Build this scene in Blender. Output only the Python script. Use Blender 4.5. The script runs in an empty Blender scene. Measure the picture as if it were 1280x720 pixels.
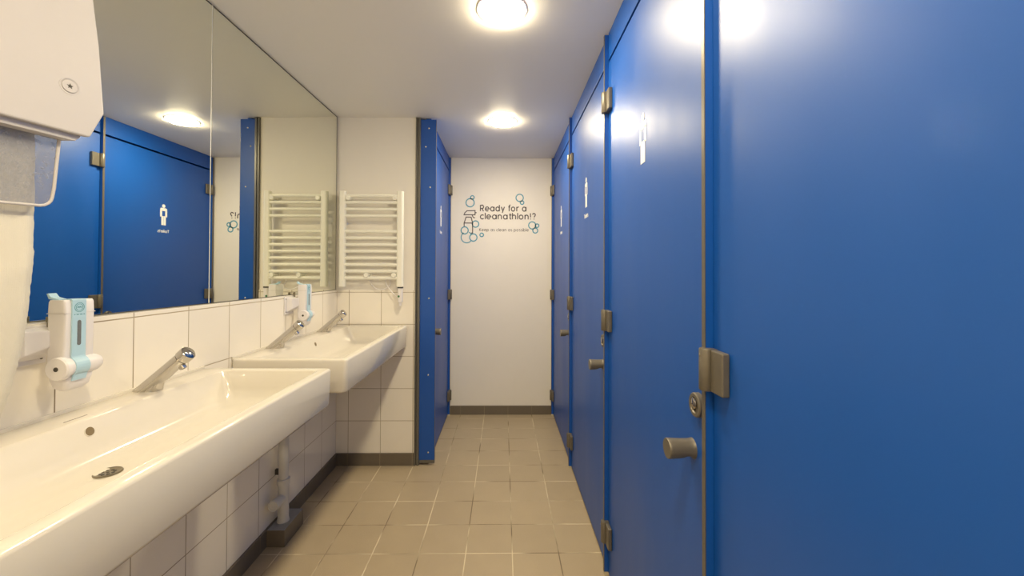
import bpy, bmesh, math, random
from mathutils import Vector, Matrix
random.seed(7)
PI = math.pi
scene = bpy.context.scene
C = scene.collection

# ------------------------------------------------------------------ materials
def srgb(r, g, b):
    f = lambda c: (c / 255 / 12.92) if c / 255 <= .04045 else ((c / 255 + .055) / 1.055) ** 2.4
    return (f(r), f(g), f(b), 1)

def mat(name, col, rough=.5, metal=0.0, spec=.5, noise=0.0, nscale=20, bump=0.0, bscale=200, coat=0.0,
        coat_rough=.1, rough_var=0.0, stretch=None):
    m = bpy.data.materials.new(name); m.use_nodes = True
    nt = m.node_tree; N = nt.nodes; L = nt.links
    b = N['Principled BSDF']
    b.inputs['Base Color'].default_value = col
    b.inputs['Roughness'].default_value = rough
    b.inputs['Metallic'].default_value = metal
    b.inputs['Specular IOR Level'].default_value = spec
    b.inputs['Coat Weight'].default_value = coat
    b.inputs['Coat Roughness'].default_value = coat_rough
    tc = N.new('ShaderNodeTexCoord')
    src = tc.outputs['Object']
    if stretch:
        mp = N.new('ShaderNodeMapping'); mp.inputs['Scale'].default_value = stretch
        L.new(src, mp.inputs['Vector']); src = mp.outputs['Vector']
    if noise > 0 or rough_var > 0:
        n = N.new('ShaderNodeTexNoise'); n.inputs['Scale'].default_value = nscale; n.inputs['Detail'].default_value = 4
        L.new(src, n.inputs['Vector'])
    if noise > 0:
        mr = N.new('ShaderNodeMapRange'); mr.inputs['To Min'].default_value = 1 - noise; mr.inputs['To Max'].default_value = 1 + noise
        L.new(n.outputs['Fac'], mr.inputs['Value'])
        mx = N.new('ShaderNodeVectorMath'); mx.operation = 'SCALE'; mx.inputs[0].default_value = col[:3]
        L.new(mr.outputs['Result'], mx.inputs['Scale']); L.new(mx.outputs['Vector'], b.inputs['Base Color'])
    if rough_var > 0:
        mr = N.new('ShaderNodeMapRange'); mr.inputs['From Min'].default_value = .3; mr.inputs['From Max'].default_value = .7
        mr.inputs['To Min'].default_value = rough - rough_var; mr.inputs['To Max'].default_value = rough + rough_var
        L.new(n.outputs['Fac'], mr.inputs['Value']); L.new(mr.outputs['Result'], b.inputs['Roughness'])
    if bump > 0:
        n2 = N.new('ShaderNodeTexNoise'); n2.inputs['Scale'].default_value = bscale; n2.inputs['Detail'].default_value = 3
        L.new(tc.outputs['Object'], n2.inputs['Vector'])
        bp = N.new('ShaderNodeBump'); bp.inputs['Strength'].default_value = bump; bp.inputs['Distance'].default_value = .002
        L.new(n2.outputs['Fac'], bp.inputs['Height']); L.new(bp.outputs['Normal'], b.inputs['Normal'])
    return m

def tile_mat(name, col, grout, pitch, joints, gw=.003, rough=.15, noise=.03, speckle=0.0, bump=.3, tint=.03):
    """joints: list of (axis, offset) in metres; a joint line runs at offset + k*pitch"""
    m = bpy.data.materials.new(name); m.use_nodes = True
    nt = m.node_tree; N = nt.nodes; L = nt.links; b = N['Principled BSDF']
    tc = N.new('ShaderNodeTexCoord'); sp = N.new('ShaderNodeSeparateXYZ'); L.new(tc.outputs['Object'], sp.inputs[0])
    def math_(op, a, bb=None, c=None):
        n = N.new('ShaderNodeMath'); n.operation = op
        for i, v in enumerate((a, bb, c)):
            if v is None: continue
            if isinstance(v, (int, float)): n.inputs[i].default_value = v
            else: L.new(v, n.inputs[i])
        return n.outputs[0]
    masks = []; cells = []
    for ax, off in joints:
        u = math_('DIVIDE', math_('SUBTRACT', sp.outputs[ax], off), pitch)
        fl = math_('FLOOR', u); fr = math_('SUBTRACT', u, fl)
        d = math_('MULTIPLY', math_('MINIMUM', fr, math_('SUBTRACT', 1.0, fr)), pitch)
        masks.append(d); cells.append(fl)
    d = masks[0]
    for q in masks[1:]: d = math_('MINIMUM', d, q)
    mr = N.new('ShaderNodeMapRange'); mr.inputs['From Min'].default_value = gw / 2 * .7; mr.inputs['From Max'].default_value = gw / 2 * 1.4
    L.new(d, mr.inputs['Value'])          # 0 in the joint, 1 on the tile
    fac = mr.outputs['Result']
    cmb = N.new('ShaderNodeCombineXYZ')
    for i, c in enumerate(cells): L.new(c, cmb.inputs[i])
    wn = N.new('ShaderNodeTexWhiteNoise'); L.new(cmb.outputs[0], wn.inputs['Vector'])
    v1 = math_('MULTIPLY_ADD', wn.outputs['Value'], tint * 2, 1 - tint)
    n = N.new('ShaderNodeTexNoise'); n.inputs['Scale'].default_value = 9; n.inputs['Detail'].default_value = 5
    L.new(tc.outputs['Object'], n.inputs['Vector'])
    v2 = math_('MULTIPLY_ADD', n.outputs['Fac'], noise * 2, 1 - noise)
    v = math_('MULTIPLY', v1, v2)
    if speckle > 0:
        n3 = N.new('ShaderNodeTexNoise'); n3.inputs['Scale'].default_value = 420; n3.inputs['Detail'].default_value = 2
        L.new(tc.outputs['Object'], n3.inputs['Vector'])
        v = math_('MULTIPLY', v, math_('MULTIPLY_ADD', n3.outputs['Fac'], speckle * 2, 1 - speckle))
    sc = N.new('ShaderNodeVectorMath'); sc.operation = 'SCALE'; sc.inputs[0].default_value = col[:3]; L.new(v, sc.inputs['Scale'])
    # grout dirt: patches where the joint is darker
    n4 = N.new('ShaderNodeTexNoise'); n4.inputs['Scale'].default_value = 3.2; n4.inputs['Detail'].default_value = 3
    L.new(tc.outputs['Object'], n4.inputs['Vector'])
    gm = N.new('ShaderNodeMapRange'); gm.inputs['From Min'].default_value = .42; gm.inputs['From Max'].default_value = .6
    L.new(n4.outputs['Fac'], gm.inputs['Value'])
    gmx = N.new('ShaderNodeMix'); gmx.data_type = 'RGBA'
    gmx.inputs[6].default_value = grout[0]; gmx.inputs[7].default_value = grout[1]; L.new(gm.outputs[0], gmx.inputs[0])
    mx = N.new('ShaderNodeMix'); mx.data_type = 'RGBA'; L.new(fac, mx.inputs[0]); L.new(gmx.outputs[2], mx.inputs[6]); L.new(sc.outputs[0], mx.inputs[7])
    L.new(mx.outputs[2], b.inputs['Base Color'])
    rr = N.new('ShaderNodeMapRange'); rr.inputs['To Min'].default_value = .8; rr.inputs['To Max'].default_value = rough
    L.new(fac, rr.inputs['Value']); L.new(rr.outputs[0], b.inputs['Roughness'])
    bp = N.new('ShaderNodeBump'); bp.inputs['Strength'].default_value = bump; bp.inputs['Distance'].default_value = .0015
    L.new(fac, bp.inputs['Height']); L.new(bp.outputs['Normal'], b.inputs['Normal'])
    return m

M = {}
M['plaster'] = mat('plaster_white', srgb(236, 231, 224), .55, noise=.015, nscale=6, bump=.08, bscale=120)
M['ceiling'] = mat('ceiling_paint', srgb(248, 244, 236), .5, noise=.015, nscale=3, bump=.06, bscale=90)
M['blue'] = mat('blue_laminate', (.0003, .080, .41, 1), .43, spec=.62, noise=.04, nscale=5, bump=.015, bscale=600, rough_var=.035, stretch=(1, 1, .25))
M['blue_dark'] = mat('blue_powder_coat', (.002, .072, .28, 1), .32, noise=.02)
M['bronze'] = mat('bronze_grey_edge', srgb(112, 106, 96), .38, metal=.35, noise=.05, nscale=60)
M['channel'] = mat('anodised_dark_grey', srgb(112, 110, 106), .3, metal=.4, noise=.04, nscale=40)
M['satin'] = mat('satin_nickel', srgb(150, 142, 126), .3, metal=.9, noise=.05, nscale=80)
M['chrome'] = mat('chrome', srgb(196, 192, 186), .09, metal=1.0, noise=.02, nscale=50)
M['steel_head'] = mat('screw_steel', srgb(225, 225, 220), .25, metal=.7, noise=.03)
M['ceramic'] = mat('white_ceramic', srgb(222, 216, 205), .12, spec=.5, noise=.01, nscale=4, coat=.2, coat_rough=.04)
M['plastic'] = mat('white_plastic', srgb(232, 228, 230), .32, noise=.01, nscale=10)
M['cabinet'] = mat('white_abs_plastic', srgb(206, 202, 203), .38, noise=.012, nscale=14)
M['aqua'] = mat('aqua_plastic', srgb(180, 213, 232), .35, noise=.02, nscale=30)
M['dark'] = mat('dark_recess', srgb(70, 66, 60), .6, noise=.1, nscale=60)
M['tan_recess'] = mat('overflow_recess', srgb(128, 112, 84), .5, noise=.1, nscale=60)
M['window_grey'] = mat('fill_window_grey', srgb(112, 116, 120), .4, noise=.2, nscale=300)
M['black'] = mat('black_rubber', srgb(28, 27, 26), .5, noise=.05)
M['white_vinyl'] = mat('white_vinyl', srgb(250, 250, 250), .45, noise=.005)
M['grey_ink'] = mat('grey_vinyl', srgb(88, 80, 84), .5, noise=.02)
M['teal_ink'] = mat('teal_vinyl', srgb(84, 156, 180), .5, noise=.02)
M['teal_print'] = mat('teal_print', srgb(88, 150, 165), .5, noise=.02)
M['rad'] = mat('radiator_enamel', srgb(240, 238, 228), .25, noise=.01)
M['pvc'] = mat('painted_pvc_pipe', srgb(206, 204, 200), .4, noise=.04, nscale=30)
M['cement'] = mat('cement_screed', srgb(150, 150, 150), .75, noise=.15, nscale=40, bump=.4, bscale=150)
M['caulk'] = mat('grout_sealant', srgb(205, 195, 170), .7, noise=.05)
M['green'] = mat('green_button', srgb(60, 120, 70), .4, noise=.02)
M['mirror_edge'] = mat('mirror_dark_edge', srgb(66, 62, 50), .4, noise=.05)

FP = .20633
M['floor'] = tile_mat('floor_tiles', srgb(172, 156, 131), (srgb(215, 203, 176), srgb(118, 104, 84)), FP,
                      [('X', -.36899), ('Y', 2.65101)], gw=.0042, rough=.34, noise=.06, speckle=.22, bump=.4, tint=.03)
WP = .2072
WG = (srgb(172, 157, 130), srgb(138, 123, 102))
M['tile_left'] = tile_mat('wall_tiles_left', srgb(243, 237, 227), WG, WP, [('Y', 1.2045), ('Z', .0768)], gw=.003, rough=.11, noise=.01, tint=.012)
M['tile_nib'] = tile_mat('wall_tiles_return', srgb(243, 237, 227), WG, WP, [('X', -.9968), ('Z', .0768)], gw=.003, rough=.11, noise=.01, tint=.012)
BC = srgb(108, 99, 87)
M['base_back'] = tile_mat('skirting_tiles_back', BC, (srgb(150, 138, 118), srgb(130, 118, 100)), FP, [('X', -.36899)], gw=.003, rough=.3, speckle=.1)
M['base_nib'] = tile_mat('skirting_tiles_return', BC, (srgb(150, 138, 118), srgb(120, 108, 90)), WP, [('X', -.9968)], gw=.003, rough=.3, speckle=.1)
M['base_left'] = tile_mat('skirting_tiles_left', BC, (srgb(150, 138, 118), srgb(110, 98, 80)), WP, [('Y', 1.2045)], gw=.003, rough=.3, speckle=.1)

# mirror
m = bpy.data.materials.new('mirror_silver'); m.use_nodes = True; b = m.node_tree.nodes['Principled BSDF']
tc = m.node_tree.nodes.new('ShaderNodeTexCoord'); nz = m.node_tree.nodes.new('ShaderNodeTexNoise'); nz.inputs['Scale'].default_value = 2
m.node_tree.links.new(tc.outputs['Object'], nz.inputs['Vector'])
mr = m.node_tree.nodes.new('ShaderNodeMapRange'); mr.inputs['To Min'].default_value = .002; mr.inputs['To Max'].default_value = .012
m.node_tree.links.new(nz.outputs['Fac'], mr.inputs['Value']); m.node_tree.links.new(mr.outputs[0], b.inputs['Roughness'])
b.inputs['Base Color'].default_value = (.88, .89, .79, 1); b.inputs['Metallic'].default_value = 1
M['mirror'] = m
# clear tear guard: mostly see-through with a light smoky film
m = bpy.data.materials.new('clear_smoky_plastic'); m.use_nodes = True; nt = m.node_tree; b = nt.nodes['Principled BSDF']
b.inputs['Base Color'].default_value = srgb(170, 172, 182); b.inputs['Roughness'].default_value = .15
tc = nt.nodes.new('ShaderNodeTexCoord'); nz = nt.nodes.new('ShaderNodeTexNoise'); nz.inputs['Scale'].default_value = 110; nz.inputs['Detail'].default_value = 6
nt.links.new(tc.outputs['Object'], nz.inputs['Vector'])
mr = nt.nodes.new('ShaderNodeMapRange'); mr.inputs['From Min'].default_value = .4; mr.inputs['From Max'].default_value = .75
mr.inputs['To Min'].default_value = .34; mr.inputs['To Max'].default_value = .52
nt.links.new(nz.outputs['Fac'], mr.inputs['Value']); nt.links.new(mr.outputs[0], b.inputs['Alpha'])
M['clear'] = m
# paper with embossed dots
m = bpy.data.materials.new('embossed_paper'); m.use_nodes = True; nt = m.node_tree; b = nt.nodes['Principled BSDF']
b.inputs['Base Color'].default_value = srgb(226, 221, 208); b.inputs['Roughness'].default_value = .9
b.inputs['Subsurface Weight'].default_value = .0
tc = nt.nodes.new('ShaderNodeTexCoord'); vo = nt.nodes.new('ShaderNodeTexVoronoi'); vo.inputs['Scale'].default_value = 330; vo.inputs['Randomness'].default_value = .25
nt.links.new(tc.outputs['Object'], vo.inputs['Vector'])
bp = nt.nodes.new('ShaderNodeBump'); bp.inputs['Strength'].default_value = .5; bp.inputs['Distance'].default_value = .001
nt.links.new(vo.outputs['Distance'], bp.inputs['Height']); nt.links.new(bp.outputs['Normal'], b.inputs['Normal'])
M['paper'] = m
def emis(name, col, s):
    m = bpy.data.materials.new(name); m.use_nodes = True; nt = m.node_tree; b = nt.nodes['Principled BSDF']
    b.inputs['Base Color'].default_value = (.8, .8, .8, 1); b.inputs['Emission Color'].default_value = col; b.inputs['Emission Strength'].default_value = s
    return m
LAMP = 35.0
M['lamp'] = emis('lamp_diffuser', (1.0, .84, .555, 1), LAMP)

# ------------------------------------------------------------------ mesh helpers
def obj(name, bm, material=None, parent=None, smooth=None, bevel=None, mats=None):
    me = bpy.data.meshes.new(name)
    bmesh.ops.recalc_face_normals(bm, faces=bm.faces[:])
    bm.to_mesh(me); bm.free()
    o = bpy.data.objects.new(name, me); C.objects.link(o)
    if mats:
        for q in mats: me.materials.append(q)
    else: me.materials.append(material)
    if smooth is not None:
        for p in me.polygons: p.use_smooth = True
        me.set_sharp_from_angle(angle=math.radians(smooth))
    if bevel:
        md = o.modifiers.new('bevel', 'BEVEL'); md.width = bevel; md.segments = 2; md.limit_method = 'ANGLE'; md.angle_limit = math.radians(40)
    if parent is not None: o.parent = parent
    return o

def thing(name, label, cat, loc=(0, 0, 0), group=None):
    o = bpy.data.objects.new(name, None); C.objects.link(o); o.location = loc; o.empty_display_size = .05
    o['label'] = label; o['category'] = cat
    if group: o['group'] = group
    return o

def tag(o, label, cat, group=None):
    o['label'] = label; o['category'] = cat
    if group: o['group'] = group
    return o

def struct(name, bm, m=None, **k):
    o = obj(name, bm, m, **k); o['kind'] = 'structure'; return o

def box(bm, x0, x1, y0, y1, z0, z1, mi=0):
    v = [bm.verts.new(p) for p in ((x0, y0, z0), (x1, y0, z0), (x1, y1, z0), (x0, y1, z0), (x0, y0, z1), (x1, y0, z1), (x1, y1, z1), (x0, y1, z1))]
    for f in ((0, 3, 2, 1), (4, 5, 6, 7), (0, 1, 5, 4), (1, 2, 6, 5), (2, 3, 7, 6), (3, 0, 4, 7)):
        fc = bm.faces.new([v[i] for i in f]); fc.material_index = mi
    return bm

def B(*a):
    bm = bmesh.new(); return box(bm, *a)

def frame(axis):
    a = Vector(axis).normalized()
    u = a.orthogonal().normalized() if abs(a.z) < .9 else Vector((1, 0, 0))
    u = (u - a * u.dot(a)).normalized()
    return a, u, a.cross(u)

def lathe(bm, origin, axis, prof, n=32, mi=0, cap=True):
    """prof: list of (distance along the axis, radius)"""
    a, u, v = frame(axis); o = Vector(origin); rings = []
    for t, r in prof:
        if r <= 1e-6: rings.append([bm.verts.new(o + a * t)])
        else: rings.append([bm.verts.new(o + a * t + u * (r * math.cos(2 * PI * i / n)) + v * (r * math.sin(2 * PI * i / n))) for i in range(n)])
    for A, Bq in zip(rings, rings[1:]):
        for i in range(n):
            j = (i + 1) % n
            if len(A) == 1 and len(Bq) == 1: break
            if len(A) == 1: f = bm.faces.new((A[0], Bq[i], Bq[j]))
            elif len(Bq) == 1: f = bm.faces.new((A[i], A[j], Bq[0]))
            else: f = bm.faces.new((A[i], A[j], Bq[j], Bq[i]))
            f.material_index = mi
    if cap:
        for R in (rings[0], rings[-1]):
            if len(R) > 1: bm.faces.new(R).material_index = mi
    return bm

def tube(bm, pts, r, n=12, mi=0):
    pts = [Vector(p) for p in pts]; rings = []; prev = None
    for i, p in enumerate(pts):
        t = (pts[min(i + 1, len(pts) - 1)] - pts[max(i - 1, 0)]).normalized()
        if prev is None: u = t.orthogonal().normalized()
        else: u = (prev - t * prev.dot(t)).normalized()
        prev = u; v = t.cross(u)
        rings.append([bm.verts.new(p + u * (r * math.cos(2 * PI * k / n)) + v * (r * math.sin(2 * PI * k / n))) for k in range(n)])
    for A, Bq in zip(rings, rings[1:]):
        for k in range(n):
            j = (k + 1) % n; bm.faces.new((A[k], A[j], Bq[j], Bq[k])).material_index = mi
    bm.faces.new(rings[0]); bm.faces.new(rings[-1])
    return bm

def prism(bm, poly, vec, mi=0):
    """poly: 3-D outline, extruded by vec"""
    vec = Vector(vec); a = [bm.verts.new(p) for p in poly]; b_ = [bm.verts.new(Vector(p) + vec) for p in poly]
    bm.faces.new(a).material_index = mi; bm.faces.new(b_).material_index = mi
    for i in range(len(a)):
        j = (i + 1) % len(a); bm.faces.new((a[i], a[j], b_[j], b_[i])).material_index = mi
    return bm

# flat drawing on a surface: strokes of constant width with a hair of thickness
class Pen:
    def __init__(s, origin, u, v, thick=.0006):
        s.o = Vector(origin); s.u = Vector(u); s.v = Vector(v); s.n = s.u.cross(s.v).normalized(); s.t = thick; s.bm = bmesh.new()
    def P(s, x, y, h=0): return s.o + s.u * x + s.v * y + s.n * h
    def poly(s, pts):
        prism(s.bm, [s.P(x, y) for x, y in pts], s.n * s.t)
    def disc(s, cx, cy, r, n=24): s.poly([(cx + r * math.cos(2 * PI * i / n), cy + r * math.sin(2 * PI * i / n)) for i in range(n)])
    def stroke(s, pts, w, closed=False):
        pts = [Vector((p[0], p[1])) for p in pts]; n = len(pts); L_ = []; R_ = []
        for i in range(n):
            a = pts[i - 1] if (i > 0 or closed) else None; c = pts[(i + 1) % n] if (i < n - 1 or closed) else None
            d1 = (pts[i] - a).normalized() if a is not None else None; d2 = (c - pts[i]).normalized() if c is not None else None
            if d1 is None: d1 = d2
            if d2 is None: d2 = d1
            nn = Vector((-(d1.y + d2.y), d1.x + d2.x))
            if nn.length < 1e-6: nn = Vector((-d1.y, d1.x))
            nn.normalize(); k = 1 / max(.45, nn.dot(Vector((-d1.y, d1.x))))
            e = Vector((0, 0))
            L_.append(pts[i] + nn * (w / 2 * k)); R_.append(pts[i] - nn * (w / 2 * k))
        top = [(s.bm.verts.new(s.P(l.x, l.y, s.t)), s.bm.verts.new(s.P(r.x, r.y, s.t))) for l, r in zip(L_, R_)]
        bot = [(s.bm.verts.new(s.P(l.x, l.y, 0)), s.bm.verts.new(s.P(r.x, r.y, 0))) for l, r in zip(L_, R_)]
        rng = range(n) if closed else range(n - 1)
        for i in rng:
            j = (i + 1) % n
            s.bm.faces.new((top[i][0], top[i][1], top[j][1], top[j][0])); s.bm.faces.new((bot[i][0], bot[j][0], bot[j][1], bot[i][1]))
            s.bm.faces.new((top[i][0], top[j][0], bot[j][0], bot[i][0])); s.bm.faces.new((top[i][1], bot[i][1], bot[j][1], top[j][1]))
        if not closed:
            for i in (0, n - 1): s.bm.faces.new((top[i][0], bot[i][0], bot[i][1], top[i][1]))
    def arc(s, cx, cy, r, a0, a1, w, n=20, ry=None):
        ry = r if ry is None else ry
        full = abs(abs(a1 - a0) - 360) < 1e-3
        k = n if full else n + 1
        s.stroke([(cx + r * math.cos(math.radians(a0 + (a1 - a0) * i / n)), cy + ry * math.sin(math.radians(a0 + (a1 - a0) * i / n))) for i in range(k)], w, closed=full)

def A(cx, cy, r, a0, a1, n=14): return [(cx + r * math.cos(math.radians(a0 + (a1 - a0) * i / n)), cy + r * math.sin(math.radians(a0 + (a1 - a0) * i / n))) for i in range(n + 1)]
# geometric letters, x-height 1 (stroke centre lines), ascender 1.5, capitals 1.4; value = (advance, strokes)
G = {
 'a': (1.28, [A(.5, .5, .5, 0, 360), [(1.0, 1.05), (1.0, -.05)]]),
 'b': (1.28, [A(.5, .5, .5, 0, 360), [(0, 1.5), (0, -.05)]]),
 'c': (1.08, [A(.5, .5, .5, 45, 315)]),
 'd': (1.28, [A(.5, .5, .5, 0, 360), [(1.0, 1.5), (1.0, -.05)]]),
 'e': (1.25, [[(0, .5), (1.0, .5)] + A(.5, .5, .5, 0, 310, 20)]),
 'f': (.72, [[(.6, 1.5)] + A(.5, 1.2, .27, 90, 180, 6) + [(.23, -.05)], [(0, 1.0), (.55, 1.0)]]),
 'h': (1.15, [[(0, 1.5), (0, -.05)], A(.42, .58, .42, 180, 0) + [(.84, -.05)]]),
 'i': (.35, [[(0, 1.05), (0, -.05)], [(0, 1.32), (0, 1.5)]]),
 'l': (.35, [[(0, 1.5), (0, -.05)]]),
 'n': (1.15, [[(0, 1.05), (0, -.05)], A(.42, .58, .42, 180, 0) + [(.84, -.05)]]),
 'o': (1.3, [A(.5, .5, .5, 0, 360)]),
 'p': (1.28, [A(.5, .5, .5, 0, 360), [(0, 1.05), (0, -.5)]]),
 'r': (.75, [[(0, 1.05), (0, -.05)], A(.42, .58, .42, 180, 65, 8)]),
 's': (.85, [A(.3, .76, .25, 50, 240, 8) + A(.32, .25, .27, 75, -130, 10)]),
 't': (.72, [[(.25, 1.4), (.25, .25)] + A(.5, .25, .25, 180, 280, 6), [(0, 1.0), (.6, 1.0)]]),
 'y': (1.1, [[(0, 1.05), (.45, .05)], [(.92, 1.05), (.3, -.45)]]),
 'R': (1.2, [[(0, 1.45), (0, -.05)], [(0, 1.4), (.5, 1.4)] + A(.5, 1.0, .4, 90, -90, 10) + [(0, .6)], [(.45, .6), (.9, -.05)]]),
 'K': (1.15, [[(0, 1.45), (0, -.05)], [(.85, 1.45), (.03, .62)], [(.3, .85), (.9, -.05)]]),
 'T': (1.12, [[(0, 1.4), (1.0, 1.4)], [(.5, 1.4), (.5, -.05)]]),
 '!': (.5, [[(.08, 1.45), (.08, .45)], [(.08, .14), (.08, -.06)]]),
 '?': (.9, [A(.4, 1.05, .36, 170, -60, 12) + [(.42, .45)], [(.42, .14), (.42, -.06)]]),
 ' ': (.62, []),
}
def write(pen, text, x, y, width, xh, w):
    tot = sum(G[c][0] for c in text) - .28
    sx = width / tot; cx = x
    for c in text:
        adv, st = G[c]
        for s_ in st: pen.stroke([(cx + px * sx * .86, y + py * xh) for px, py in s_], w)
        cx += adv * sx

# ------------------------------------------------------------------ the room
H = 2.2505; XL = -1.075; YN = 2.655; YB = 3.587; XD = .437; XE = .419; YF = -1.7
bm = B(-1.3, 1.6, YF - .1, YB + .12, -.1, 0)
struct('floor', bm, M['floor'])
struct('ceiling', B(-1.3, 1.6, YF - .1, YB + .12, H, H + .1), M['ceiling'])
struct('wall_back', B(-1.3, 1.6, YB, YB + .12, 0, H), M['plaster'])
struct('wall_front', B(-1.3, 1.6, YF - .1, YF, 0, H), M['plaster'])
struct('wall_right', B(1.5, 1.6, YF, YB, 0, H), M['plaster'])
bm = bmesh.new(); box(bm, -1.3, XL, YF, YN, 0, 1.1265, 0); box(bm, -1.3, XL - .092, YF, YN, 1.1265, H, 1)
struct('wall_left', bm, mats=[M['tile_left'], M['plaster']])
bm = bmesh.new(); box(bm, -1.3, -.5715, YN, YN + .08, 0, 1.1265, 0); box(bm, -1.3, -.5715, YN + .005, YN + .08, 1.1265, H, 1)
struct('wall_return', bm, mats=[M['tile_nib'], M['plaster']])
struct('wall_right_near', B(XD, XD + .1, YF, -.035, 0, H), M['plaster'])
struct('baseboard_back', B(-.46, XE + .01, YB - .009, YB, 0, .0775), M['base_back'], bevel=.001)
struct('baseboard_return', B(XL, -.5725, YN - .009, YN, 0, .0775), M['base_nib'], bevel=.001)
struct('baseboard_left', B(XL, XL + .009, YF, YN - .009, 0, .0775), M['base_left'], bevel=.001)

# ------------------------------------------------------------------ ceiling lights
def ceiling_light(y, label):
    t = thing('ceiling_light', label, 'ceiling light', (-.01, y, H), 'round ceiling lights')
    bm = bmesh.new(); lathe(bm, (0, 0, 0), (0, 0, -1), [(0, .097), (.002, .097), (.0035, .095), (.0035, .0895), (.004, .0895)], 48, cap=False)
    obj('rim', bm, M['plastic'], t, smooth=40)
    bm = bmesh.new(); lathe(bm, (0, 0, 0), (0, 0, -1), [(0.001, .0885), (.004, .0885), (.010, .084), (.0145, .068), (.0175, .04), (.018, .0)], 48, cap=False)
    obj('diffuser', bm, M['lamp'], t, smooth=60)
ceiling_light(2.71, 'round white ceiling light nearest the far wall')
ceiling_light(1.548, 'round white ceiling light at the top edge, in front of the far one')
ceiling_light(.385, 'round white ceiling light straight above the near washbasin')
ceiling_light(-.80, 'round white ceiling light behind the viewpoint')

# ------------------------------------------------------------------ cubicle fronts
def pictogram(door, x, yc, sgn, word=True):
    """sgn -1: face looks to -X (right-hand row); +1: face looks to +X"""
    p = Pen((x, yc, 0), (0, sgn, 0), (0, 0, 1))
    p.disc(0, 1.737, .0135)
    p.poly([(-.03, 1.716), (-.022, 1.722), (.022, 1.722), (.03, 1.716), (.03, 1.700), (-.03, 1.700)])
    p.poly([(-.031, 1.704), (-.0135, 1.704), (-.0135, 1.655), (-.031, 1.655)])
    p.poly([(.0135, 1.704), (.031, 1.704), (.031, 1.655), (.0135, 1.655)])
    p.poly([(-.0195, 1.661), (-.001, 1.661), (-.001, 1.592), (-.0195, 1.592)])
    p.poly([(.001, 1.661), (.0195, 1.661), (.0195, 1.592), (.001, 1.592)])
    o = obj('man_symbol', p.bm, M['white_vinyl'], door); o['label'] = 'white standing man symbol'
    if not word: return
    p = Pen((x, yc, 0), (0, sgn, 0), (0, 0, 1)); write(p, 'Toilets', -.05, 1.537, .1, .014, .0042)
    o = obj('lettering', p.bm, M['white_vinyl'], door); o['label'] = 'white lettering reading Toilets'

def make_door(label, y0, y1, xd, s, marks=True):
    """s = -1 outward normal is -X; hinges at the far end, knob at the near end"""
    t = thing('cubicle_door', label, 'door', (xd, y0, 0), 'blue cubicle doors')
    w = y1 - y0
    def X(a, b_): return (min(s * a, s * b_), max(s * a, s * b_))
    xa, xb = X(-.013, 0)
    obj('door_panel', B(xa, xb, 0, w, .012, 2.124), M['blue'], t, bevel=.0012)
    xa, xb = X(-.0125, -.0005)
    obj('edge_band', B(xa, xb, -.0014, .0, .013, 2.123), M['bronze'], t)
    for zc in (.18, 1.05, 1.955):
        bm = bmesh.new(); xa, xb = X(.0, .019)
        # plate on the door, with a turned-in lip
        xa, xb = X(0.0003, .016); box(bm, xa, xb, w - .062, w - .017, zc - .0425, zc + .0425)
        h_ = obj('hinge', bm, M['bronze'], t, bevel=.003)
        bm = bmesh.new(); lathe(bm, (s * .0175, w - .003, zc - .043), (0, 0, 1), [(0, .0), (0, .0125), (.002, .0138), (.084, .0138), (.086, .0125), (.086, 0)], 20)
        xa, xb = X(0.0003, .0175); box(bm, xa, xb, w - .0165, w + .010, zc - .0425, zc + .0425)
        obj('hinge_knuckle', bm, M['bronze'], h_, smooth=35)
        bm = bmesh.new(); lathe(bm, (s * .031, w - .003, zc + .03), (s, 0, 0), [(0, .003), (.001, .0025), (.001, 0)], 12)
        obj('pin_screw', bm, M['satin'], h_)
    # knob with a finger notch underneath
    ky, kz = .078, .845
    bm = bmesh.new()
    n = 36; rings = []
    prof = [(0, .0235), (.003, .0225), (.008, .0215), (.014, .0215), (.020, .0215), (.026, .0215), (.032, .0216), (.042, .0220), (.052, .0226), (.058, .0230), (.0600, .0220), (.0605, .0)]
    for d, r in prof:
        ring = []
        if r == 0: rings.append([bm.verts.new((s * d, ky, kz))]); continue
        for i in range(n):
            a = 2 * PI * i / n; yy = r * math.cos(a); zz = r * math.sin(a)
            notch = .011 * math.exp(-((d - .016) / .010) ** 2)
            if zz < 0: zz = max(zz, -(r - notch) if notch > .0015 else zz)
            ring.append(bm.verts.new((s * d, ky + yy, kz + zz)))
        rings.append(ring)
    bm.faces.new(rings[0])
    for a_, b_ in zip(rings, rings[1:]):
        for i in range(n):
            j = (i + 1) % n
            if len(b_) == 1: bm.faces.new((a_[i], a_[j], b_[0]))
            else: bm.faces.new((a_[i], a_[j], b_[j], b_[i]))
    obj('knob', bm, M['bronze'], t, smooth=40)
    bm = bmesh.new(); ly, lz = .045, .955
    lathe(bm, (0, ly, lz), (s, 0, 0), [(0, .027), (.010, .027), (.0125, .0245), (.0125, .018), (.0095, .0165), (.0095, 0)], 36)
    lk = obj('lock_rose', bm, M['bronze'], t, smooth=40)
    bm = bmesh.new(); lathe(bm, (s * .0095, ly, lz + .004), (s, 0, 0), [(0, .0125), (.004, .012), (.0055, .009), (.0055, 0)], 24)
    obj('indicator', bm, M['chrome'], lk, smooth=40)
    xa, xb = X(.0095, .0135)
    obj('emergency_slot', B(xa, xb, ly - .0015, ly + .0015, lz - .013, lz - .003), M['dark'], lk)
    if marks: pictogram(t, s * .0004, w / 2 - .005, s, word=marks != 'symbol')
    return t

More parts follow.
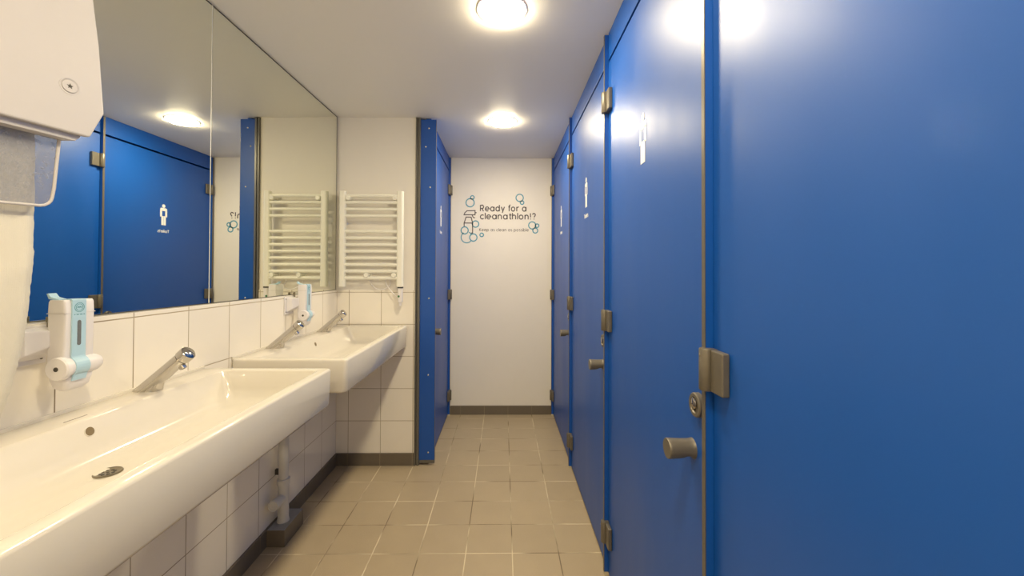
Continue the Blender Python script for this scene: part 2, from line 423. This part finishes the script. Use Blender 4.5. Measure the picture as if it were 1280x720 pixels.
doors = [(.0005, .8435, 'nearest large blue cubicle door, filling the right edge of the photo', False),
         (.8605, 1.6935, 'second blue cubicle door with big round knob and lock, beside the nearest one', 'symbol'),
         (1.7065, 2.6065, 'third blue cubicle door from the right, whole white man symbol and word in view', True),
         (2.6215, 3.556, 'narrow-looking farthest blue cubicle door of the right row, by the end wall', True)]
for y0, y1, lb, mk in doors: make_door(lb, y0, y1, XD, -1, mk)
XDL = -.478
ld = make_door('lone blue cubicle door on the left, behind the screwed blue panel', 2.671, 3.556, XDL, 1)

def partition(label, y, x0, x1, s, th=.013):
    """upright cubicle partition; front edge at x0"""
    t = thing('cubicle_partition', label, 'partition', (x0, y, 0), 'blue cubicle partitions')
    d = x1 - x0; xa, xb = min(0.0025 * s * -1, d), max(.0025 * s * -1, d)
    obj('panel', B(xa, xb, 0, th, .012, 2.243), M['blue'], t)
    xa, xb = sorted((0, -s * .0025))
    obj('edge_band', B(xa, xb, .0002, th - .0002, .012, 2.243), M['bronze'], t, bevel=.0006)
    xa, xb = sorted((-s * .001, -s * .022))
    obj('foot', B(xa, xb, .001, th - .001, 0, .012), M['caulk'], t)
    return t
partition('blue partition edge between the nearest and second cubicle doors', .845, XE, 1.5, -1)
partition('blue partition edge between the second and third cubicle doors', 1.6935 + .0005, XE, 1.5, -1, .012)
partition('blue partition edge between the third and farthest right cubicle doors', 2.608, XE, 1.5, -1)
partition('blue end partition edge against the far wall on the right', 3.558, XE, 1.5, -1)
partition('blue partition beside the viewpoint at the near end of the row', -.014, XE, 1.5, -1)
partition('blue end partition edge against the far wall on the left', 3.558, -.461, -1.2, 1)

def rail(label, x0, x1, y0, y1):
    o = obj('head_rail', B(x0, x1, y0, y1, 2.137, H - .0005), M['blue'], bevel=.001)
    return tag(o, label, 'cubicle head rail', 'blue rails over the cubicle doors')
ys = [(0.0, .8445, 'blue rail over the nearest right cubicle door, above the picture'), (.859, 1.693, 'blue rail under the ceiling over the second cubicle door'),
      (1.7065, 2.607, 'blue rail under the ceiling over the third cubicle door'), (2.622, 3.557, 'short blue rail under the ceiling over the farthest right cubicle door')]
for a_, b_, lb in ys: rail(lb, XD, XD + .03, a_, b_)
rail('blue rail under the ceiling over the lone left cubicle door', XDL - .03, XDL, 2.671, 3.557)

# front panel of the left cubicle
t = thing('front_panel', 'narrow upright blue panel with round screw heads beside the tiled return wall', 'partition', (-.5, YN, 0))
def bx(name, a, m, par=t, bev=None):
    return obj(name, B(*a), m, par, bevel=bev)
o0 = t.location
bx('panel', (-.041, .058, 0, .013, .032, 2.238), M['blue'], bev=.001)
bx('edge_band', (.058, .0595, .0005, .0125, .032, 2.238), M['bronze'])
bx('bottom_rail', (-.041, .059, -.001, .0135, .012, .032), M['channel'], bev=.001)
bm = bmesh.new(); box(bm, -.0715, -.0625, -.012, .014, .0, 2.247); box(bm, -.0625, -.055, .0, .014, .0, 2.247); box(bm, -.055, -.041, -.010, .014, .0, 2.247)
obj('wall_channel', bm, M['channel'], t, bevel=.0012)
for sx, sz in ((.011, 2.181), (-.009 + .0, 2.061), (.021, 1.796), (.017, 1.074), (.015, .579), (.018, .08)):
    bm = bmesh.new(); lathe(bm, (sx, 0.0002, sz), (0, -1, 0), [(0, .0055), (.0015, .005), (.0025, .003), (.0028, 0)], 16)
    obj('screw', bm, M['steel_head'], t, smooth=40)

# ------------------------------------------------------------------ wall sticker
UN = .00703
st = thing('wall_sticker', 'sticker on far wall reading Ready for a cleanathlon with bubbles', 'wall sticker', (-.491, YB, 2.018))
def SP(): return Pen((0, -.0003, 0), (UN / 9, 0, 0), (0, 0, -UN / 9), .6)   # artwork grid, 1 unit = 0.78 mm, y down
def spen():
    p = Pen((0, -.0002, 0), (UN / 9, 0, 0), (0, 0, -UN / 9)); p.n = Vector((0, -1, 0)); p.t = .0006; return p
p = spen()
def wr(p, text, x, y, width, xh, w):
    tot = sum(G[c][0] for c in text) - .28; sx = width / tot; cx = x
    for c in text:
        adv, stt = G[c]
        for s_ in stt: p.stroke([(cx + px * sx * .84, y - py * xh) for px, py in s_], w)
        cx += adv * sx
wr(p, 'Ready for a', 366, 302, 520, 46, 12)
o = obj('heading', p.bm, M['grey_ink'], st); o['label'] = 'grey lettering reading Ready for a'
p = spen(); wr(p, 'cleanathlon!?', 366, 392, 618, 46, 12)
o = obj('heading', p.bm, M['grey_ink'], st); o['label'] = 'grey lettering reading cleanathlon!?'
p = spen(); wr(p, 'Keep as clean as possible', 356, 529, 556, 22, 4.4)
o = obj('small_lettering', p.bm, M['grey_ink'], st); o['label'] = 'small grey line reading Keep as clean as possible'
p = spen()
p.stroke([(183, 346), (190, 325), (216, 300), (306, 298), (306, 346)], 11, closed=True); p.stroke([(306, 322), (323, 322)], 12)
p.stroke([(272, 348), (286, 376), (306, 381)], 11)
p.stroke([(205, 372), (262, 372), (279, 439), (184, 439)], 11, closed=True)
p.stroke([(184, 439), (184, 482)], 11); p.stroke([(279, 439), (279, 556)], 11); p.stroke([(279, 552), (262, 552)], 11)
o = obj('spray_bottle_drawing', p.bm, M['grey_ink'], st); o['label'] = 'grey outline drawing of a spray bottle'
for cx, cy, r in ((275, 150, 20), (250, 210, 46), (808, 152, 41), (835, 205, 20), (950, 462, 40), (1005, 465, 20), (985, 520, 28), (312, 450, 36), (190, 522, 40), (288, 602, 41), (382, 572, 20)):
    p = spen(); p.arc(cx, cy, r, 0, 360, 12.5, 36); o = obj('bubble', p.bm, M['teal_ink'], st)
    if cx == 275: o['label'] = 'teal bubble ring'
p = spen(); p.arc(213, 600, 62, 38, 236, 11, 30); obj('bubble', p.bm, M['teal_ink'], st)
p = spen(); p.arc(213, 600, 62, 292, 328, 11, 10); obj('bubble_arc', p.bm, M['teal_ink'], st)

# ------------------------------------------------------------------ mirror
MT = .0155      # the mirror hangs a touch out of parallel with the tiles
def mirror_panel(label, y0, y1):
    t = thing('wall_mirror', label, 'mirror', (XL - .0175 - MT * (2.645 - y0), y0, 1.128), 'mirror panels')
    t.rotation_euler.z = -MT
    w = y1 - y0
    obj('mirror_glass', B(.0, .0125, 0.0012, w - (.0012 if y1 < 2 else .005), .0010, H - .0075 - 1.128), M['mirror'], t)
    obj('edge', B(.0002, .0122, 0, w, .0, H - .002 - 1.128), M['mirror_edge'], t)
    if y1 < 2: obj('seam_glint', B(.002, .0128, w - .0012, w + .0018, .001, H - .003 - 1.128), M['rad'], t)  # white enamel strip, paints the bright glint along the joint between panels
    return t
mirror_panel('near wall mirror panel reflecting the blue cubicle doors, left of the seam', -1.66, 1.5375)
mirror_panel('far wall mirror panel reflecting the radiator, right of the seam', 1.5395, 2.645)
def clip(y, label):
    t = thing('mirror_clip', label, 'clip', (XL, y, 1.125), 'mirror clips')
    bm = bmesh.new(); box(bm, -.006, .003, -.007, .007, -.012, .001); box(bm, -.004, .003, -.007, .007, .001, .014)
    obj('plate', bm, M['satin'], t, bevel=.001)
    bm = bmesh.new(); lathe(bm, (.003, 0, -.005), (1, 0, 0), [(0, .003), (.0015, .0025), (.002, 0)], 12); obj('screw', bm, M['steel_head'], t)
clip(.985, 'small metal mirror clip behind the near soap dispenser')
clip(2.115, 'small metal mirror clip beside the far soap dispenser')

# ------------------------------------------------------------------ washbasins
def rloop(x0, x1, y0, y1, r, z, n=7):
    pts = []
    for cx, cy, a0 in ((x1 - r, y1 - r, 0), (x0 + r, y1 - r, 90), (x0 + r, y0 + r, 180), (x1 - r, y0 + r, 270)):
        for i in range(n):
            a = math.radians(a0 + 90 * i / (n - 1)); pts.append((cx + r * math.cos(a), cy + r * math.sin(a), z))
    return pts
def loft(bm, loops, cap0=True, cap1=True):
    L_ = [[bm.verts.new(p) for p in l] for l in loops]
    for a_, b_ in zip(L_, L_[1:]):
        for i in range(len(a_)):
            j = (i + 1) % len(a_); bm.faces.new((a_[i], a_[j], b_[j], b_[i]))
    if cap0: bm.faces.new(L_[0])
    if cap1: bm.faces.new(L_[-1])
    return bm
def washbasin(label, y0, y1, zt=.9):
    t = thing('washbasin', label, 'washbasin', (XL, (y0 + y1) / 2, 0), 'trough washbasins')
    w = (y1 - y0) / 2; D = .457
    bm = bmesh.new(); lo = []
    z0 = zt - .137
    lo.append(rloop(.012, D - .016, -w + .012, w - .012, .02, z0))
    lo.append(rloop(.006, D - .008, -w + .005, w - .005, .022, z0 + .003))
    lo.append(rloop(.001, D - .003, -w + .001, w - .001, .022, z0 + .012))
    lo.append(rloop(.0, D, -w, w, .014, zt - .009))
    lo.append(rloop(.0005, D - .0015, -w + .0015, w - .0015, .014, zt - .004))
    lo.append(rloop(.003, D - .004, -w + .004, w - .004, .014, zt - .001))
    lo.append(rloop(.006, D - .009, -w + .009, w - .009, .012, zt))
    lo.append(rloop(.085, D - .030, -w + .028, w - .028, .016, zt - .0003))
    lo.append(rloop(.088, D - .034, -w + .032, w - .032, .018, zt - .0015))
    lo.append(rloop(.091, D - .037, -w + .035, w - .035, .020, zt - .005))
    lo.append(rloop(.110, D - .042, -w + .041, w - .041, .020, zt - .060))
    lo.append(rloop(.126, D - .048, -w + .050, w - .050, .024, zt - .086))
    lo.append(rloop(.135, D - .056, -w + .060, w - .060, .026, zt - .097))
    lo.append(rloop(.152, D - .075, -w + .080, w - .080, .030, zt - .104))
    lo.append(rloop(.176, D - .20, -w + .40, w - .40, .012, zt - .110))
    loft(bm, lo)
    obj('basin', bm, M['ceramic'], t, smooth=50)
    obj('sealant', B(.0, .005, -w + .004, w - .004, zt - .004, zt + .0085), M['ceramic'], t, bevel=.002)
    # drain
    bm = bmesh.new(); dx, dz = .180, zt - .1092
    lathe(bm, (dx, -.038, dz), (0, 0, 1), [(0, .0265), (.0022, .026), (.003, .0245), (.0015, .022), (.0008, .019), (.0008, 0)], 32)
    dr = obj('drain', bm, M['satin'], t, smooth=40)
    bm = bmesh.new()
    for k in range(8):
        a = 2 * PI * k / 8; lathe(bm, (dx + .012 * math.cos(a), -.038 + .012 * math.sin(a), dz + .0005), (0, 0, 1), [(0, .0034), (.0008, .0034)], 10)
    lathe(bm, (dx, -.038, dz + .0005), (0, 0, 1), [(0, .003), (.0008, .003)], 10)
    obj('drain_holes', bm, M['dark'], dr)
    # overflow on the sloping back of the bowl
    nrm = Vector((.055, 0, .019)).normalized(); pos = Vector((.1005, .0, zt - .0305))
    bm = bmesh.new(); lathe(bm, pos - nrm * .001, nrm, [(0, .0118), (.0014, .0118), (.0018, .011), (.0016, .0102), (.0, .0100)], 28, cap=False)
    ov = obj('overflow', bm, M['ceramic'], t, smooth=50)
    bm = bmesh.new(); lathe(bm, pos, nrm, [(0, .0102), (.0006, .0102)], 28); obj('overflow_hole', bm, M['tan_recess'], ov)
    return t
SB1 = washbasin('near long white washbasin with one slanted tap, filling the lower left', .475, 1.487)
pn = Pen((.070, 0, .8998), (0, 1, 0), (-1, 0, 0), .0004)
for k in range(9): pn.poly([(-.028 + k * .006, 0), (-.0235 + k * .006, 0), (-.0235 + k * .006, .0022), (-.028 + k * .006, .0022)])
o = obj('maker_mark', pn.bm, M['grey_ink'], SB1); o['label'] = 'tiny grey printed mark'
SB2 = washbasin('far long white washbasin with two slanted taps, against the tiled return wall', 1.630, 2.6435)

def tap(y, label, x=-1.046, z=.8995):
    t = thing('washbasin_tap', label, 'tap', (x, y, z), 'slanted chrome push taps')
    ax = Vector((.140, 0, .122)).normalized(); up = Vector((0, 0, 1))
    # slanted body cut flat on the deck
    bm = bmesh.new(); n = 32; r0, r1 = .0205, .0185
    u = Vector((ax.z, 0, -ax.x)); v = Vector((0, 1, 0)); Lb = .142
    bot = []; top = []
    for i in range(n):
        a = 2 * PI * i / n; off = u * (r0 * math.cos(a)) + v * (r0 * math.sin(a))
        k = -off.z / ax.z; bot.append(bm.verts.new(off + ax * k))
        off = u * (r1 * math.cos(a)) + v * (r1 * math.sin(a)); top.append(bm.verts.new(off + ax * Lb))
    bm.faces.new(bot); bm.faces.new(top)
    for i in range(n):
        j = (i + 1) % n; bm.faces.new((bot[i], bot[j], top[j], top[i]))
    obj('body', bm, M['chrome'], t, smooth=40)
    # front foot that widens the base towards the bowl
    bm = bmesh.new(); loft(bm, [rloop(-.010, .050, -.018, .018, .017, .0), rloop(.004, .054, -.0165, .0165, .016, .018), rloop(.030, .066, -.012, .012, .0115, .046)])
    obj('foot', bm, M['chrome'], t, smooth=50)
    bm = bmesh.new(); lathe(bm, ax * Lb, ax, [(0, .0165), (.0035, .0165), (.0038, .021), (.021, .0215), (.0265, .0207), (.030, .017), (.0315, .010), (.032, 0)], 32)
    obj('push_button', bm, M['chrome'], t, smooth=35)
    d = (Vector((.6, 0, -1))).normalized()
    bm = bmesh.new(); lathe(bm, ax * .131 + u * .006, d, [(0, .0095), (.011, .0095), (.013, .0095), (.021, .0092), (.021, .006), (.018, .006), (.018, 0)], 24)
    obj('aerator', bm, M['chrome'], t, smooth=40)
    return t
tap(1.208, 'slanted chrome tap on the near washbasin')
tap(1.868, 'slanted chrome tap nearer the viewer on the far washbasin')
tap(2.372, 'slanted chrome tap on the far washbasin, closest to the return wall')

# ------------------------------------------------------------------ soap dispensers
def soap(y, label):
    t = thing('soap_dispenser', label, 'soap dispenser', (XL, y, 0), 'white soap dispensers')
    # local: wall at x=0; unit stands off the wall
    bm = bmesh.new(); loft(bm, [[(x, yy, z) for yy, z in ((-.050, 1.034), (.034, 1.034), (.034, 1.122), (-.050, 1.122))] for x in (0.0005, .006)])
    pl = obj('wall_plate', bm, M['plastic'], t, bevel=.002)
    for yy, zz in ((-.040, 1.046), (.024, 1.046), (-.040, 1.110), (.024, 1.110)):
        bm = bmesh.new(); lathe(bm, (.006, yy, zz), (1, 0, 0), [(0, .003), (.001, .0028), (.001, 0)], 12); obj('screw', bm, M['dark'], pl)
    # arm: tapering wedge from the plate out to the body
    bm = bmesh.new()
    a0 = [(.006, -.040, 1.045), (.006, .030, 1.045), (.006, .030, 1.118), (.006, -.040, 1.118)]
    a1 = [(.030, -.030, 1.060), (.030, .032, 1.060), (.030, .032, 1.114), (.030, -.030, 1.114)]
    a2 = [(.048, .000, 1.075), (.048, .060, 1.075), (.048, .060, 1.112), (.048, .000, 1.112)]
    loft(bm, [a0, a1, a2]); obj('bracket_arm', bm, M['plastic'], t, bevel=.003)
    # body
    bm = bmesh.new()
    prof = [(1.030, .041, .078), (1.037, .040, .080), (1.150, .040, .081), (1.1505, .0395, .0815), (1.176, .041, .080), (1.181, .044, .077)]
    loft(bm, [rloop(a_, b_, .003, .071, .005, z, 5) for z, a_, b_ in prof])
    obj('body', bm, M['plastic'], t, smooth=35)
    bm = bmesh.new(); box(bm, .0394, .0812, .0024, .0716, 1.1498, 1.1512); obj('lid_seam', bm, M['cabinet'], t)
    # lower tray
    bm = bmesh.new(); loft(bm, [rloop(.052, .072, .016, .058, .008, .972, 5), rloop(.044, .079, .008, .066, .010, .980, 5), rloop(.040, .083, .004, .070, .010, 1.000, 5), rloop(.040, .083, .003, .071, .010, 1.034, 5)])
    obj('tray', bm, M['plastic'], t, smooth=35)
    # horizontal roller with end disc
    bm = bmesh.new(); lathe(bm, (.072, -.006, 1.026), (0, 1, 0), [(0, 0), (0, .024), (.003, .0262), (.012, .0262), (.014, .0225), (.070, .0225), (.084, .020), (.092, .016), (.094, .012), (.094, 0)], 36)
    rl = obj('roller', bm, M['plastic'], t, smooth=35)
    bm = bmesh.new(); lathe(bm, (.072, -.0055, 1.026), (0, -1, 0), [(0, .0052), (.0015, .005), (.0015, .003), (.0008, .0)], 16); obj('axle_screw', bm, M['dark'], rl)
    # aqua strip over the front and round the roller
    bm = bmesh.new(); y0, y1 = .016, .047; path = [(.0815, 1.1825), (.084, 1.180), (.0838, 1.050)]
    path += [(.072 + .0245 * math.cos(math.radians(a)), 1.026 + .0245 * math.sin(math.radians(a))) for a in range(58, -62, -15)] + [(.0855, .995)]
    inner = [(x - .003, z) for x, z in path]
    poly = [(x, y0, z) for x, z in [(.058, 1.1825)] + path + inner[::-1][:-1] + [(.058, 1.1795)]]
    prism(bm, poly, (0, y1 - y0, 0)); ss = obj('aqua_strip', bm, M['aqua'], t); ss['label'] = 'pale aqua strip'
    bm = bmesh.new(); pts = A(.036, 1.129, .0042, 0, 180, 8) + A(.036, 1.079, .0042, 180, 360, 8)
    prism(bm, [(.0837, yy - .0045, z) for yy, z in pts], (.0007, 0, 0)); obj('fill_window', bm, M['window_grey'], ss)
    pn = Pen((.0840, .0315, 1.163), (0, 1, 0), (0, 0, 1), .0003)
    pn.arc(0, 0, .0105, 0, 360, .0012, 28); pn.arc(0, 0, .0075, 0, 360, .0009, 24)
    pn.stroke([(-.005, -.001), (-.003, .002), (-.001, -.001), (.001, .002), (.003, -.001), (.005, .002)], .0013)
    for k in range(-4, 5):
        if k % 3: pn.poly([(k * .0026 - .001, -.0175), (k * .0026 + .001, -.0175), (k * .0026 + .001, -.0155), (k * .0026 - .001, -.0155)])
    obj('round_logo', pn.bm, M['teal_print'], ss)
    # aqua lever sticking up behind the lid
    bm = bmesh.new(); prism(bm, [(.036, .010, 1.183), (.060, .010, 1.179), (.060, .010, 1.182), (.041, .010, 1.187), (.034, .010, 1.196), (.031, .010, 1.195)], (0, .018, 0))
    obj('lever', bm, M['aqua'], t)
    return t
soap(.938, 'near white soap dispenser with aqua strip, beside the paper towel')
soap(2.065, 'far white soap dispenser with aqua strip, above the far washbasin')

# ------------------------------------------------------------------ paper towel cabinet and paper
pt = thing('towel_dispenser', 'white paper towel cabinet on the mirror, cut off by the left edge', 'paper towel dispenser', (0, 0, 0))
def fp(y, z, off=0):      # front cover plane, turned a little towards the room
    return Vector((-.850 + .24 * (y - .875) - off, y, z))
zt_ = 1.93
outl = [(.560, 1.524), (.853, 1.524), (.876, 1.581), (.872, 1.636), (.866, 1.720), (.855, 1.812), (.843, zt_), (.560, zt_)]
bm = bmesh.new(); prism(bm, [fp(y, z) for y, z in outl], (-.012, 0, 0)); obj('front_cover', bm, M['cabinet'], pt, bevel=.003)
bm = bmesh.new()
wallx = XL - .0045
inn = [(.566, 1.540), (.842, 1.540), (.864, 1.590), (.858, 1.70), (.836, zt_ - .006), (.566, zt_ - .006)]
f_ = [bm.verts.new(fp(y, z, .012)) for y, z in inn]; k_ = [bm.verts.new((XL - .0045 - .0155 * (2.645 - y), y, z)) for y, z in inn]
# hollow shell open at the bottom
for i in range(1, len(inn)):
    j = (i + 1) % len(inn)
    bm.faces.new((f_[i], f_[j], k_[j], k_[i]))
bm.faces.new(k_)
o = obj('housing', bm, M['cabinet'], pt); md = o.modifiers.new('solid', 'SOLIDIFY'); md.thickness = .003; md.offset = -1
bm = bmesh.new(); prism(bm, [fp(y, z, .012) for y, z in ((.562, 1.512), (.838, 1.512), (.846, 1.521), (.852, 1.545), (.562, 1.545))], (-.030, 0, 0)); obj('bottom_lip', bm, M['cabinet'], pt, bevel=.001)
# screw with round collar
nn = Vector((1, -.24, 0)).normalized(); sc = fp(.819, 1.615)
bm = bmesh.new(); lathe(bm, sc, nn, [(0, .0165), (.0006, .0165), (.0006, .0155), (-.0005, .0125), (.0012, .0120), (.0012, 0)], 36)
lk = obj('cover_screw', bm, M['cabinet'], pt, smooth=30)
u_ = Vector((.24, 1, 0)).normalized(); star = [(((.0055 if i % 2 == 0 else .0024) * math.sin(PI * i / 5)), ((.0055 if i % 2 == 0 else .0024) * math.cos(PI * i / 5))) for i in range(10)]
bm = bmesh.new(); prism(bm, [sc + nn * .0012 + u_ * a_ + Vector((0, 0, b_)) for a_, b_ in star], nn * .0003); obj('star_socket', bm, M['dark'], lk)
# clear tear guard with a thick pale rim
def gp(y, z, off=.035): return fp(y, z, off)
edge = [(.832, 1.520), (.825, 1.413)] + [(.805 + .019 * math.cos(math.radians(a)) - .0015, 1.396 + .021 * math.sin(math.radians(a))) for a in (-8, -25, -45, -65, -88)] + [(.752, 1.373), (.60, 1.368), (.60, 1.520)]
bm = bmesh.new(); prism(bm, [gp(y, z) for y, z in edge], (-.0025, 0, 0)); g = obj('tear_guard', bm, M['clear'], pt)
bm = bmesh.new(); tube(bm, [gp(y, z, .0355) for y, z in edge[:-1]], .0028, 8); obj('guard_rim', bm, M['cabinet'], g, smooth=60)
# roll inside
bm = bmesh.new(); lathe(bm, (-.985, .575, 1.66), (0, 1, 0), [(0, .02), (0, .075), (.235, .075), (.235, .02)], 40); obj('paper_roll', bm, M['paper'], pt, smooth=40)

# hanging sheet, ruled between near and far edge, with a ragged far edge
prof = [(-.929, 1.600), (-.924, 1.56), (-.922, 1.506), (-.921, 1.44), (-.921, 1.372), (-.922, 1.307), (-.924, 1.246), (-.927, 1.19), (-.932, 1.143), (-.940, 1.095), (-.949, 1.055), (-.962, 1.01), (-.975, .975), (-.988, .945), (-1.000, .920)]
bm = bmesh.new(); NS = 110; NY = 16
def prx(s_):
    f = s_ * (len(prof) - 1); i = min(int(f), len(prof) - 2); k = f - i
    return Vector((prof[i][0] * (1 - k) + prof[i + 1][0] * k, prof[i][1] * (1 - k) + prof[i + 1][1] * k))
grid = []
for i in range(NS + 1):
    q = prx(i / NS); row = []
    for j in range(NY + 1):
        y = .575 + (.812 - .575) * j / NY
        if j == NY: y += random.uniform(-.0009, .0006) + (.0008 if i % 7 == 0 else 0)
        wob = .0012 * math.sin(9 * j / NY + 2.2 * q.y * 6) * (i / NS) + .0025 * math.exp(-((q.y - 1.22 - .25 * (j / NY - .8)) / .02) ** 2) * (j / NY)
        row.append(bm.verts.new((q.x + wob - (y - .812) * -.24 * 1.0 * .9, y, q.y)))
    grid.append(row)
for i in range(NS):
    for j in range(NY): bm.faces.new((grid[i][j], grid[i][j + 1], grid[i + 1][j + 1], grid[i + 1][j]))
o = obj('paper_towel', bm, M['paper'], smooth=60); md = o.modifiers.new('solid', 'SOLIDIFY'); md.thickness = .0008
tag(o, 'long white embossed paper sheet hanging from the towel dispenser', 'paper towel')

# ------------------------------------------------------------------ towel radiator
rt = thing('towel_radiator', 'white ladder towel radiator on the wall beyond the mirror', 'radiator', (0, YN + .005, 0))
yb = -.055
for nm, xc in (('post', -1.022), ('post', -.658)):
    bm = bmesh.new(); loft(bm, [rloop(xc - .0215, xc + .0215, yb - .018, yb + .018, .014, z, 6) for z in (1.150, 1.757)])
    obj(nm, bm, M['rad'], rt, smooth=40, bevel=.002)
zs = [1.728 - .0427 * i for i in range(4)] + [1.501 - .0422 * i for i in range(8)]
for z in zs:
    bm = bmesh.new(); tube(bm, [(-1.022 + .012, yb - .004, z), (-.658 - .012, yb - .004, z)], .0105, 14); obj('rung', bm, M['rad'], rt, smooth=50)
for x, z in ((-.985, 1.712), (-.690, 1.714), (-.868, 1.224), (-.695, 1.224)):
    bm = bmesh.new(); lathe(bm, (x, .0, z), (0, -1, 0), [(0, .018), (.004, .018), (.005, .008), (.050, .008), (.051, .0155), (.074, .0155), (.077, .013), (.077, 0)], 24)
    obj('bracket', bm, M['rad'], rt, smooth=40)
# thermostat hanging below the right post
bm = bmesh.new(); loft(bm, [rloop(-.670, -.640, yb - .015, yb + .015, .010, z, 6) for z in (1.052, 1.142)]); loft(bm, [rloop(-.664, -.646, yb - .009, yb + .009, .007, z, 6) for z in (1.030, 1.052)])
th = obj('thermostat', bm, M['plastic'], rt, smooth=40, bevel=.002)
bm = bmesh.new(); loft(bm, [rloop(-.672, -.638, yb - .017, yb + .017, .011, z, 6) for z in (1.142, 1.150)]); obj('dark_ring', bm, M['dark'], th)
bm = bmesh.new(); lathe(bm, (-.662, yb - .0148, 1.090), (0, -1, 0), [(0, .007), (.001, .0065), (.001, 0)], 16); o = obj('button', bm, M['green'], th); o['label'] = 'green button'
# power cable
bm = bmesh.new()
def bez(p0, p1, p2, p3, n=18): return [tuple(Vector(p0) * (1 - t) ** 3 + Vector(p1) * 3 * t * (1 - t) ** 2 + Vector(p2) * 3 * t * t * (1 - t) + Vector(p3) * t ** 3) for t in [i / n for i in range(n + 1)]]
cab = bez((-.868, -.006, 1.19), (-.84, -.02, 1.13), (-.775, -.035, 1.11), (-.735, -.025, 1.155)) + bez((-.735, -.025, 1.155), (-.72, -.015, 1.18), (-.735, -.02, 1.21), (-.76, -.02, 1.195))[1:] + \
    bez((-.76, -.02, 1.195), (-.765, -.025, 1.16), (-.70, -.04, 1.10), (-.668, yb + .012, 1.075))[1:]
tube(bm, cab, .0032, 8); obj('cable', bm, M['plastic'], rt, smooth=60)

# ------------------------------------------------------------------ waste pipe and plinth
bm = bmesh.new(); box(bm, XL + .0095, -.985, 1.872, 2.045, 0, .0765, 0)
for f in bm.faces:
    if f.normal.z > .5 or all(abs(v.co.z - .0765) < 1e-5 for v in f.verts): f.material_index = 1
pl = obj('pipe_plinth', bm, mats=[M['base_left'], M['cement']], bevel=.002)
tag(pl, 'low tiled plinth with cement top on the floor around the waste pipe', 'plinth')
wp = thing('waste_pipe', 'white upright waste pipe under the washbasins, rising from the tiled plinth', 'pipe', (-1.030, 1.945, .0768))
bm = bmesh.new(); tube(bm, [(0, 0, .16), (0, 0, .684)], .0215, 28); obj('pipe', bm, M['pvc'], wp, smooth=50)
bm = bmesh.new(); lathe(bm, (0, 0, 0), (0, 0, 1), [(0, .027), (.015, .024), (.03, .0235), (.17, .0235), (.172, .028), (.197, .028), (.2, .0215)], 28); obj('collar', bm, M['pvc'], wp, smooth=40)
bm = bmesh.new(); d = Vector((-.02, -1, .02)).normalized(); lathe(bm, (0, -.005, .112), d, [(0, .02), (.052, .02), (.053, .0245), (.078, .0245), (.081, .022), (.081, .018), (.078, .017), (.078, 0)], 28)
obj('branch_stub', bm, M['pvc'], wp, smooth=40)
bm = bmesh.new(); lathe(bm, (-.025, .03, .0), (0, 0, 1), [(0, .012), (.006, .008), (.009, 0)], 10)
obj('sealant', bm, M['cement'], wp)
bm = bmesh.new(); box(bm, XL - (-1.030) + .0005, -.018, .006, .018, .21, .235); lathe(bm, (-.018, .012, .222), (1, 0, 0), [(0, .006), (.004, .005), (.004, 0)], 12)
obj('pipe_clip', bm, M['dark'], wp)

# ------------------------------------------------------------------ camera
f_px, yaw, pitch, roll, cx, cy = 510.07, .01406, .01164, .00368, 636.56, 333.50
F = Vector((math.sin(yaw), math.cos(yaw), 0)); R = Vector((math.cos(yaw), -math.sin(yaw), 0)); U = Vector((0, 0, 1))
F2 = F * math.cos(pitch) + U * math.sin(pitch); U2 = U * math.cos(pitch) - F * math.sin(pitch)
R3 = R * math.cos(roll) + U2 * math.sin(roll); U3 = U2 * math.cos(roll) - R * math.sin(roll)
cam = bpy.data.cameras.new('camera'); co = bpy.data.objects.new('camera', cam); C.objects.link(co)
mw = Matrix.Identity(4)
for i in range(3): mw[i][0] = R3[i]; mw[i][1] = U3[i]; mw[i][2] = -F2[i]
mw[0][3], mw[1][3], mw[2][3] = 0, 0, 1.25
co.matrix_world = mw
cam.sensor_fit = 'HORIZONTAL'; cam.sensor_width = 36; cam.lens = f_px / 1280 * 36
cam.shift_x = (640 - cx) / 1280; cam.shift_y = -(360 - cy) / 1280
cam.clip_start = .02
scene.camera = co

# ------------------------------------------------------------------ world and view
w = bpy.data.worlds.new('world'); scene.world = w; w.use_nodes = True
w.node_tree.nodes['Background'].inputs[0].default_value = (.02, .02, .02, 1); w.node_tree.nodes['Background'].inputs[1].default_value = 1
vs = scene.view_settings
vs.view_transform = 'Standard'; vs.look = 'None'; vs.gamma = 1; vs.use_curve_mapping = False; vs.exposure = 2.52
